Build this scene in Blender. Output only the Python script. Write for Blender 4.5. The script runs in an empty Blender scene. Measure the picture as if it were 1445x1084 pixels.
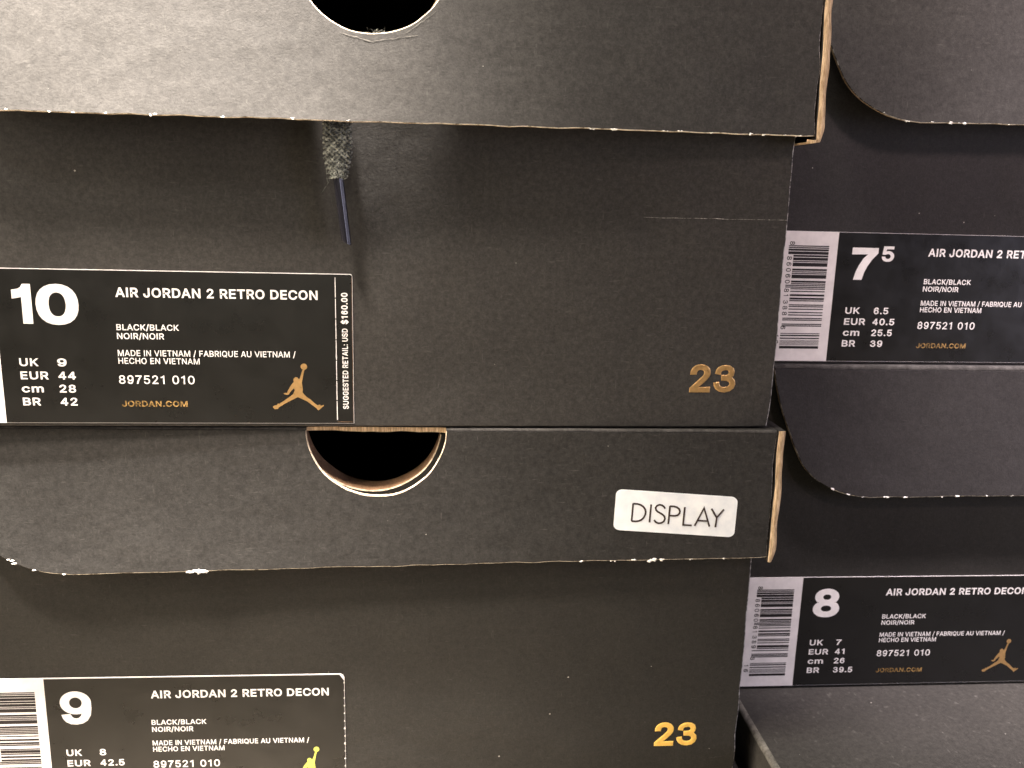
import bpy, bmesh, math, random
from mathutils import Vector, Matrix, noise
from mathutils.geometry import tessellate_polygon, delaunay_2d_cdt

S = 0.01                      # modelled in centimetres
EYE = 30.8                    # height of the lens above the floor, cm
sc = bpy.context.scene
C = sc.collection

# ------------------------------------------------------------------ camera
PITCH, ROLL, FPX = math.radians(12.079), math.radians(1.524), 1207.93
cam_d = bpy.data.cameras.new('camera')
cam = bpy.data.objects.new('camera', cam_d); C.objects.link(cam)
cp, sp_, cr, sr = math.cos(PITCH), math.sin(PITCH), math.cos(ROLL), math.sin(ROLL)
F = Vector((0, cp, -sp_)); U0 = Vector((0, sp_, cp)); X0 = Vector((1, 0, 0))
R = X0*cr + U0*sr; U = U0*cr - X0*sr
M = Matrix((R, U, -F)).transposed().to_4x4()
M.translation = Vector((0, 0, EYE*S))
cam.matrix_world = M
cam_d.sensor_fit = 'HORIZONTAL'; cam_d.sensor_width = 36.0
cam_d.lens = FPX*36.0/1445.0
cam_d.clip_start = 0.01; cam_d.clip_end = 50
cam_d.dof.use_dof = True; cam_d.dof.focus_distance = 0.235; cam_d.dof.aperture_fstop = 28
sc.camera = cam

# ------------------------------------------------------------------ light
w = bpy.data.worlds.new('World'); sc.world = w; w.use_nodes = True
bg = w.node_tree.nodes['Background']
bg.inputs[0].default_value = (1.0, 0.90, 0.80, 1); bg.inputs[1].default_value = 0.02

def lamp(name, loc, target, size, power, color, size_y=None):
    l = bpy.data.lights.new(name, 'AREA'); l.energy = power; l.color = color; l.shape = 'RECTANGLE'
    l.size = size*S; l.size_y = (size_y or size)*S
    o = bpy.data.objects.new(name, l); C.objects.link(o)
    p = Vector((loc[0], loc[1], loc[2]+EYE))*S; t = Vector((target[0], target[1], target[2]+EYE))*S
    o.location = p; o.rotation_euler = (t-p).to_track_quat('-Z', 'Y').to_euler()
    return o
def spot(name, loc, target, power, color, angle, radius=3, blend=1.0):
    l = bpy.data.lights.new(name, 'SPOT'); l.energy = power; l.color = color
    l.spot_size = math.radians(angle); l.spot_blend = blend; l.shadow_soft_size = radius*S
    o = bpy.data.objects.new(name, l); C.objects.link(o)
    p = Vector((loc[0], loc[1], loc[2]+EYE))*S; t = Vector((target[0], target[1], target[2]+EYE))*S
    o.location = p; o.rotation_euler = (t-p).to_track_quat('-Z', 'Y').to_euler()
    return o
lamp('ceiling_lamp', (-25, 12, 100), (-10, 22, 0), 24, 14, (1.0, 0.95, 0.86))
lamp('left_fill', (-90, -14, 30), (0, 24, 0), 50, 11.5, (1.0, 0.87, 0.70))  # added soft fill, grazes the left stack and misses the right one
lamp('front_lamp', (-10, -90, 10), (0, 24, -8), 40, 0.5, (1.0, 0.93, 0.75))
lamp('side_lamp', (96, -14, 6), (-4, 23, 0), 22, 3.3, (0.80, 0.77, 1.0), 44)
spot('track_spot_steep', (-11, 15, 70), (-13.2, 20, 9), 520, (1.0, 0.90, 0.82), 23, 4)
spot('track_spot_upper_left', (-30, -4, 85), (-12.7, 22, 10.5), 290, (1.0, 0.86, 0.74), 13, 10)
spot('track_spot_right', (46, -40, 75), (20, 27, 12), 60, (1.0, 0.74, 0.72), 13, 12, .6)
spot('track_spot_right_steep', (30, 10, 80), (22, 25, 9), 135, (1.0, 0.86, 0.90), 15, 4)
spot('track_spot_floorward', (-10, -6, 95), (17, 20, -18), 12, (1.0, 0.80, 0.60), 12, 8)
spot('fill_spot_left', (-62, -18, 62), (-15.5, 22, 4), 34, (1.0, 0.90, 0.80), 12, 8)  # unseen fill added to lift the left end of the upper box

sc.view_settings.view_transform = 'Standard'; sc.view_settings.look = 'None'
sc.view_settings.exposure = 0.0; sc.view_settings.gamma = 1.0
sc.view_settings.use_curve_mapping = False
sc.cycles.max_bounces = 8

# ------------------------------------------------------------------ materials
def nodes(name):
    m = bpy.data.materials.new(name); m.use_nodes = True
    nt = m.node_tree; b = nt.nodes['Principled BSDF']
    return m, nt, b
def N(nt, t, **kw):
    n = nt.nodes.new(t)
    for k, v in kw.items(): setattr(n, k, v)
    return n
def cm_coords(nt, scale=(1, 1, 1), rot=(0, 0, 0)):
    tc = N(nt, 'ShaderNodeTexCoord'); mp = N(nt, 'ShaderNodeMapping')
    mp.inputs['Scale'].default_value = [100*s for s in scale]; mp.inputs['Rotation'].default_value = rot
    nt.links.new(tc.outputs['Object'], mp.inputs['Vector'])
    return mp.outputs['Vector']
def noise_t(nt, vec, scale, detail=3, rough=.6):
    n = N(nt, 'ShaderNodeTexNoise'); n.inputs['Scale'].default_value = scale
    n.inputs['Detail'].default_value = detail; n.inputs['Roughness'].default_value = rough
    nt.links.new(vec, n.inputs['Vector']); return n.outputs['Fac']
def ramp(nt, fac, stops):
    r = N(nt, 'ShaderNodeValToRGB'); e = r.color_ramp.elements
    while len(e) < len(stops): e.new(.5)
    for k, (p, c) in enumerate(stops):
        e[k].position = p; e[k].color = (*c, 1) if len(c) == 3 else c
    nt.links.new(fac, r.inputs['Fac']); return r.outputs['Color']
def mix(nt, fac, a, b, mode='MIX'):
    n = N(nt, 'ShaderNodeMix', data_type='RGBA', blend_type=mode)
    for s, v in ((n.inputs[0], fac), (n.inputs[6], a), (n.inputs[7], b)):
        if isinstance(v, (int, float)): s.default_value = v
        elif isinstance(v, tuple): s.default_value = (*v, 1)
        else: nt.links.new(v, s)
    return n.outputs[2]
def math_n(nt, op, a, b=0.0):
    n = N(nt, 'ShaderNodeMath', operation=op)
    for s, v in ((n.inputs[0], a), (n.inputs[1], b)):
        if isinstance(v, (int, float)): s.default_value = v
        else: nt.links.new(v, s)
    return n.outputs[0]
def bump(nt, b, h, strength, dist=.0002, prev=None):
    n = N(nt, 'ShaderNodeBump'); n.inputs['Strength'].default_value = strength; n.inputs['Distance'].default_value = dist
    nt.links.new(h, n.inputs['Height'])
    if prev: nt.links.new(prev, n.inputs['Normal'])
    nt.links.new(n.outputs['Normal'], b.inputs['Normal']); return n.outputs['Normal']

def card(name, lo, hi, seed, fibre=1.0, mott=1.0):
    m, nt, b = nodes(name)
    v = cm_coords(nt)
    off = N(nt, 'ShaderNodeVectorMath', operation='ADD'); off.inputs[1].default_value = (seed, seed*.7, -seed)
    nt.links.new(v, off.inputs[0]); v = off.outputs[0]
    mottle = noise_t(nt, v, 6.0, 5, .7); fine = noise_t(nt, v, 20, 4, .7); wide = noise_t(nt, v, .35, 3, .5)
    base = ramp(nt, mottle, [(.5-.19/mott, lo), (.5+.19/mott, hi)])
    base = mix(nt, .55, base, ramp(nt, fine, [(.3, (.58, .58, .58)), (.7, (1.42, 1.42, 1.42))]), 'MULTIPLY')
    base = mix(nt, .5, base, ramp(nt, wide, [(.3, (.8, .8, .8)), (.7, (1.2, 1.2, 1.2))]), 'MULTIPLY')
    # short pale paper fibres in two directions
    for k, (sc_, ro) in enumerate((((2.2, 2.2, 14), .5), ((2.0, 2.0, 13), -.9), ((12, 2, 2.4), .25))):
        vv = cm_coords(nt, sc_, (0, ro, ro*.4))
        o2 = N(nt, 'ShaderNodeVectorMath', operation='ADD'); o2.inputs[1].default_value = (seed*1.3+k*7, k*3.1, seed)
        nt.links.new(vv, o2.inputs[0])
        f = noise_t(nt, o2.outputs[0], 1.3, 2, .5)
        mk = ramp(nt, f, [(.68, (0, 0, 0)), (.80, (.32*fibre, .32*fibre, .32*fibre))])
        base = mix(nt, mk, base, (.11, .105, .095))
    # sparse bright specks
    vo = N(nt, 'ShaderNodeTexVoronoi'); vo.inputs['Scale'].default_value = 1.9; nt.links.new(v, vo.inputs['Vector'])
    sz = N(nt, 'ShaderNodeSeparateColor'); nt.links.new(vo.outputs['Color'], sz.inputs[0])
    rad = math_n(nt, 'MULTIPLY', math_n(nt, 'POWER', sz.outputs[0], 7.0), .055)
    sp = math_n(nt, 'LESS_THAN', vo.outputs['Distance'], rad)
    base = mix(nt, math_n(nt, 'MULTIPLY', sp, .75), base, (.42, .40, .36))
    nt.links.new(base, b.inputs['Base Color'])
    b.inputs['Roughness'].default_value = .72; b.inputs['Specular IOR Level'].default_value = .28
    p = bump(nt, b, wide, .25, .004)
    bump(nt, b, noise_t(nt, v, 16, 4, .7), .35, .00025, p)
    return m
CARD = card('black_card', (.024, .0226, .0204), (.047, .0443, .0405), 3.1)
CARD_SHADED_LID = card('black_card_shaded_lid', (.0165, .0157, .0143), (.034, .0323, .0298), 41.9)  # same card, darkened: the dimmer light on the size 9 lid is in its tone
CARD_DUSTY = card('dusty_black_card', (.020, .0188, .0167), (.038, .0357, .0318), 57.2, 1.6)
CARD_SMOOTH = card('black_card_smooth', (.0188, .0178, .0152), (.0292, .0276, .0240), 11.7, .55, .8)  # plainer, darker copy; weaker light on these bodies put into its tone
CARD_SHADED = card('black_card_shaded', (.021, .0194, .0192), (.036, .0336, .0332), 23.3, .5, .8)  # shaded copy of the card: right stack's shade and tint put into the colour

def worn(name, ink, paper, thr, width=.06, scale=5.0):
    m, nt, b = nodes(name); v = cm_coords(nt)
    f = noise_t(nt, v, scale, 5, .75)
    k = ramp(nt, f, [(thr-width, (0, 0, 0)), (thr+width, (1, 1, 1))])
    nt.links.new(mix(nt, k, ink, paper), b.inputs['Base Color']); b.inputs['Roughness'].default_value = .85
    b.inputs['Specular IOR Level'].default_value = .2
    return m
WORN = worn('worn_edge', (.14, .11, .08), (.80, .74, .62), .45, .08)
WORN_FAINT = worn('worn_edge_faint', (.035, .033, .03), (.55, .52, .47), .56, .07, 3.2)
WORN_BODY = worn('worn_corner', (.07, .066, .06), (.62, .6, .56), .52, .08, 4)
HOLE_EDGE = worn('cut_paper_edge', (.26, .19, .13), (.62, .52, .39), .46, .12, 6)
CHIP = worn('torn_white_paper', (.62, .58, .52), (.88, .86, .82), .42, .1, 18)
FOLD = worn('rubbed_fold', (.036, .034, .032), (.085, .08, .076), .56, .16, 3.0)

FOLD_RUB = worn('rubbed_pale_fold', (.04, .038, .034), (.19, .18, .16), .5, .2, 2.4)
def kraft(name, a, c, stretch=(3, 3, .6), bstr=.6):
    m, nt, b = nodes(name); v = cm_coords(nt, stretch)
    f = noise_t(nt, v, 5, 5, .7); v2 = cm_coords(nt, (9, 9, .35)); g = noise_t(nt, v2, 3, 3, .6)
    col = mix(nt, .6, ramp(nt, f, [(.3, a), (.7, c)]), ramp(nt, g, [(.35, (.45, .42, .4)), (.6, (1.3, 1.3, 1.3))]), 'MULTIPLY')
    nt.links.new(col, b.inputs['Base Color']); b.inputs['Roughness'].default_value = .85
    b.inputs['Specular IOR Level'].default_value = .2
    bump(nt, b, g, bstr, .0005); return m
KRAFT = kraft('kraft_edge', (.40, .26, .14), (.80, .62, .40))
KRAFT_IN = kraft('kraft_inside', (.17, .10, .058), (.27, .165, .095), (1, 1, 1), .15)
INSIDE, nt, b = nodes('dark_box_inside'); b.inputs['Base Color'].default_value = (.02, .017, .014, 1); b.inputs['Roughness'].default_value = .9

def sheet(name, col, rough, spec=.5, speck=True):
    m, nt, b = nodes(name); v = cm_coords(nt)
    f = noise_t(nt, v, 2.0, 4, .6)
    c = ramp(nt, f, [(.3, tuple(x*.88 for x in col)), (.7, tuple(min(1, x*1.08) for x in col))])
    if speck:
        vo = N(nt, 'ShaderNodeTexVoronoi'); vo.inputs['Scale'].default_value = 1.3; nt.links.new(v, vo.inputs['Vector'])
        sz = N(nt, 'ShaderNodeSeparateColor'); nt.links.new(vo.outputs['Color'], sz.inputs[0])
        s = math_n(nt, 'LESS_THAN', vo.outputs['Distance'], math_n(nt, 'MULTIPLY', math_n(nt, 'POWER', sz.outputs[1], 5.0), .04))
        c = mix(nt, math_n(nt, 'MULTIPLY', s, .5), c, (.35, .34, .32))
    nt.links.new(c, b.inputs['Base Color'])
    nt.links.new(ramp(nt, noise_t(nt, v, 1.2, 4, .6), [(.3, (rough*.85,)*3), (.7, (rough*1.2,)*3)]), b.inputs['Roughness'])
    b.inputs['Specular IOR Level'].default_value = spec
    bump(nt, b, noise_t(nt, v, 1.0, 2, .5), .06, .002)
    return m
LABEL_BLACK = sheet('black_label_gloss', (.0085, .0085, .008), .30, .6)
LABEL_WHITE = sheet('label_paper_white', (.82, .79, .78), .5, .4, False)
INK_WHITE = sheet('white_ink', (.84, .82, .80), .5, .35, False)
INK_BLACK = sheet('black_ink', (.016, .013, .014), .5, .3, False)
INK_BROWN = sheet('display_ink', (.045, .030, .026), .55, .3, False)
STICKER = sheet('sticker_white', (.90, .95, .99), .55, .35, False)

def foil(name, col, rough, metal=.55):
    m, nt, b = nodes(name); v = cm_coords(nt)
    f = noise_t(nt, v, 9, 4, .65)
    nt.links.new(ramp(nt, f, [(.3, tuple(x*.78 for x in col)), (.7, col)]), b.inputs['Base Color'])
    b.inputs['Metallic'].default_value = metal
    nt.links.new(ramp(nt, f, [(.3, (rough*.8,)*3), (.7, (rough*1.25,)*3)]), b.inputs['Roughness'])
    bump(nt, b, noise_t(nt, v, 14, 3, .6), .12, .0003)
    return m
FOIL = foil('gold_foil', (.74, .46, .19), .34, .7)
FOIL_LIT = foil('lit_gold_foil', (1.0, .62, .13), .42, .0)  # lit copy of the gold: the lower number's stronger reflection painted in
FOIL_GREEN_GLINT = foil('gold_foil_green_glint', (.72, .78, .14), .42, .3)  # green reflection on this emblem put into the foil colour
def gold_ink():
    m, nt, b = nodes('gold_ink'); v = cm_coords(nt)
    nt.links.new(ramp(nt, noise_t(nt, v, 12, 3, .7), [(.38, (.12, .075, .025)), (.62, (.50, .31, .11))]), b.inputs['Base Color'])
    b.inputs['Roughness'].default_value = .45; b.inputs['Metallic'].default_value = .35; return m
INK_GOLD = gold_ink()

def yarn():
    m, nt, b = nodes('lace_yarn'); v = cm_coords(nt)
    f = noise_t(nt, v, 9, 3, .7); g = noise_t(nt, v, 60, 2, .6)
    c = mix(nt, .6, ramp(nt, f, [(.42, (.045, .05, .045)), (.64, (.40, .42, .37))]), ramp(nt, g, [(.3, (.4, .4, .4)), (.7, (1.5, 1.5, 1.5))]), 'MULTIPLY')
    nt.links.new(c, b.inputs['Base Color']); b.inputs['Roughness'].default_value = .8; b.inputs['Sheen Weight'].default_value = .3
    return m
YARN = yarn()
AGLET, nt, b = nodes('smoky_plastic'); b.inputs['Base Color'].default_value = (.014, .014, .02, 1)
nt.links.new(ramp(nt, noise_t(nt, cm_coords(nt, (6, 6, 1)), 3, 3), [(.3, (.10,)*3), (.7, (.2,)*3)]), b.inputs['Roughness'])
b.inputs['Coat Weight'].default_value = .6; b.inputs['Coat Roughness'].default_value = .12
def floor_m():
    m, nt, b = nodes('floor_vinyl'); v = cm_coords(nt)
    nt.links.new(ramp(nt, noise_t(nt, v, .25, 5, .6), [(.3, (.42, .35, .26)), (.7, (.52, .44, .33))]), b.inputs['Base Color'])
    b.inputs['Roughness'].default_value = .55; return m
FLOOR = floor_m()

# ------------------------------------------------------------------ mesh helpers
class MB:
    """collects faces in a box's own frame: u right, w into the box, v up (cm)"""
    def __init__(self): self.v = []; self.f = []; self.m = []; self.s = []; self.mats = []
    def mi(self, m):
        if m not in self.mats: self.mats.append(m)
        return self.mats.index(m)
    def face(self, pts, mat, smooth=False):
        n = len(self.v); self.v += [tuple(p) for p in pts]; self.f.append(tuple(range(n, n+len(pts))))
        self.m.append(self.mi(mat)); self.s.append(smooth)
    def grid(self, rows, mat, smooth=True, closed=False):
        n = len(self.v); W = len(rows[0])
        for r in rows: self.v += [tuple(p) for p in r]
        for i in range(len(rows)-1):
            for j in range(W if closed else W-1):
                k = (j+1) % W
                self.f.append((n+i*W+j, n+i*W+k, n+(i+1)*W+k, n+(i+1)*W+j)); self.m.append(self.mi(mat)); self.s.append(smooth)
    def tris(self, loops, w0, mat, fn=None):
        """fill planar loops (first outer, rest holes) at depth w0, facing the viewer"""
        vs, es = [], []
        for l in loops:
            k = len(vs); vs += [Vector((p[0], p[1])) for p in l]
            es += [(k+q, k+(q+1) % len(l)) for q in range(len(l))]
        ov, _, of, _, _, _ = delaunay_2d_cdt(vs, es, [], 0, 1e-6)
        def inside(x, y, P):
            c = False; q = len(P)-1
            for r in range(len(P)):
                (xr, yr), (xq, yq) = P[r], P[q]
                if (yr > y) != (yq > y) and x < (xq-xr)*(y-yr)/(yq-yr)+xr: c = not c
                q = r
            return c
        n = len(self.v); self.v += [(p[0], w0, p[1]) for p in ov]
        for t in of:
            a, b_, c = (ov[i] for i in t)
            s = (b_[0]-a[0])*(c[1]-a[1]) - (b_[1]-a[1])*(c[0]-a[0])
            if abs(s) < 1e-10: continue
            x, y = (a[0]+b_[0]+c[0])/3, (a[1]+b_[1]+c[1])/3
            if not inside(x, y, loops[0]) or any(inside(x, y, h) for h in loops[1:]): continue
            t = t if s > 0 else t[::-1]
            self.f.append(tuple(n+i for i in t)); self.m.append(self.mi(mat)); self.s.append(False)
    def box(self, a, b_, mat):
        (x0, y0, z0), (x1, y1, z1) = a, b_
        P = [(x0, y0, z0), (x1, y0, z0), (x1, y1, z0), (x0, y1, z0), (x0, y0, z1), (x1, y0, z1), (x1, y1, z1), (x0, y1, z1)]
        for q in ((0, 3, 2, 1), (4, 5, 6, 7), (0, 1, 5, 4), (1, 2, 6, 5), (2, 3, 7, 6), (3, 0, 4, 7)):
            self.face([P[i] for i in q], mat)
    def build(self, name, parent=None, off=(0, 0, 0), warp=None, cut=None, smooth_all=False):
        me = bpy.data.meshes.new(name)
        bm = bmesh.new(); vs = [bm.verts.new(p) for p in self.v]
        for f, mi, s in zip(self.f, self.m, self.s):
            try: q = bm.faces.new([vs[i] for i in f])
            except ValueError: continue
            q.material_index = mi; q.smooth = s or smooth_all
        if cut:
            for ax, step in cut:
                lo = min(v.co[ax] for v in bm.verts); hi = max(v.co[ax] for v in bm.verts); x = lo+step
                while x < hi-1e-4:
                    co = Vector((0, 0, 0)); co[ax] = x; no = Vector((0, 0, 0)); no[ax] = 1
                    bmesh.ops.bisect_plane(bm, geom=bm.verts[:]+bm.edges[:]+bm.faces[:], plane_co=co, plane_no=no)
                    x += step
        if warp:
            for v in bm.verts: v.co = Vector(warp(*v.co))
        for v in bm.verts: v.co = (v.co + Vector(off))*S
        bm.to_mesh(me); bm.free()
        for m in self.mats: me.materials.append(m)
        o = bpy.data.objects.new(name, me); C.objects.link(o)
        if parent: o.parent = parent
        return o

def area(P): return sum(P[i][0]*P[(i+1) % len(P)][1]-P[(i+1) % len(P)][0]*P[i][1] for i in range(len(P)))/2
def offset(P, d, clean=False):
    """move a closed loop d to its right-hand (outer, for clockwise) side"""
    lim = abs(d)*.5; Q = []
    for p in P:
        if not Q or (p[0]-Q[-1][0])**2+(p[1]-Q[-1][1])**2 > lim*lim: Q.append(p)
    if clean and len(Q) > 4: P = Q
    n = len(P); out = []
    for i in range(n):
        a, b_, c = P[i-1], P[i], P[(i+1) % n]
        e1 = Vector((b_[0]-a[0], b_[1]-a[1])); e2 = Vector((c[0]-b_[0], c[1]-b_[1]))
        if e1.length < 1e-9 or e2.length < 1e-9: out.append(b_); continue
        e1.normalize(); e2.normalize()
        n1 = Vector((-e1.y, e1.x)); n2 = Vector((-e2.y, e2.x)); m = n1+n2
        if m.length < 1e-6: out.append((b_[0]+n1.x*d, b_[1]+n1.y*d)); continue
        m.normalize(); k = min(1/max(m.dot(n1), .2), 1.8)
        out.append((b_[0]+m.x*d*k, b_[1]+m.y*d*k))
    return out

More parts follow.
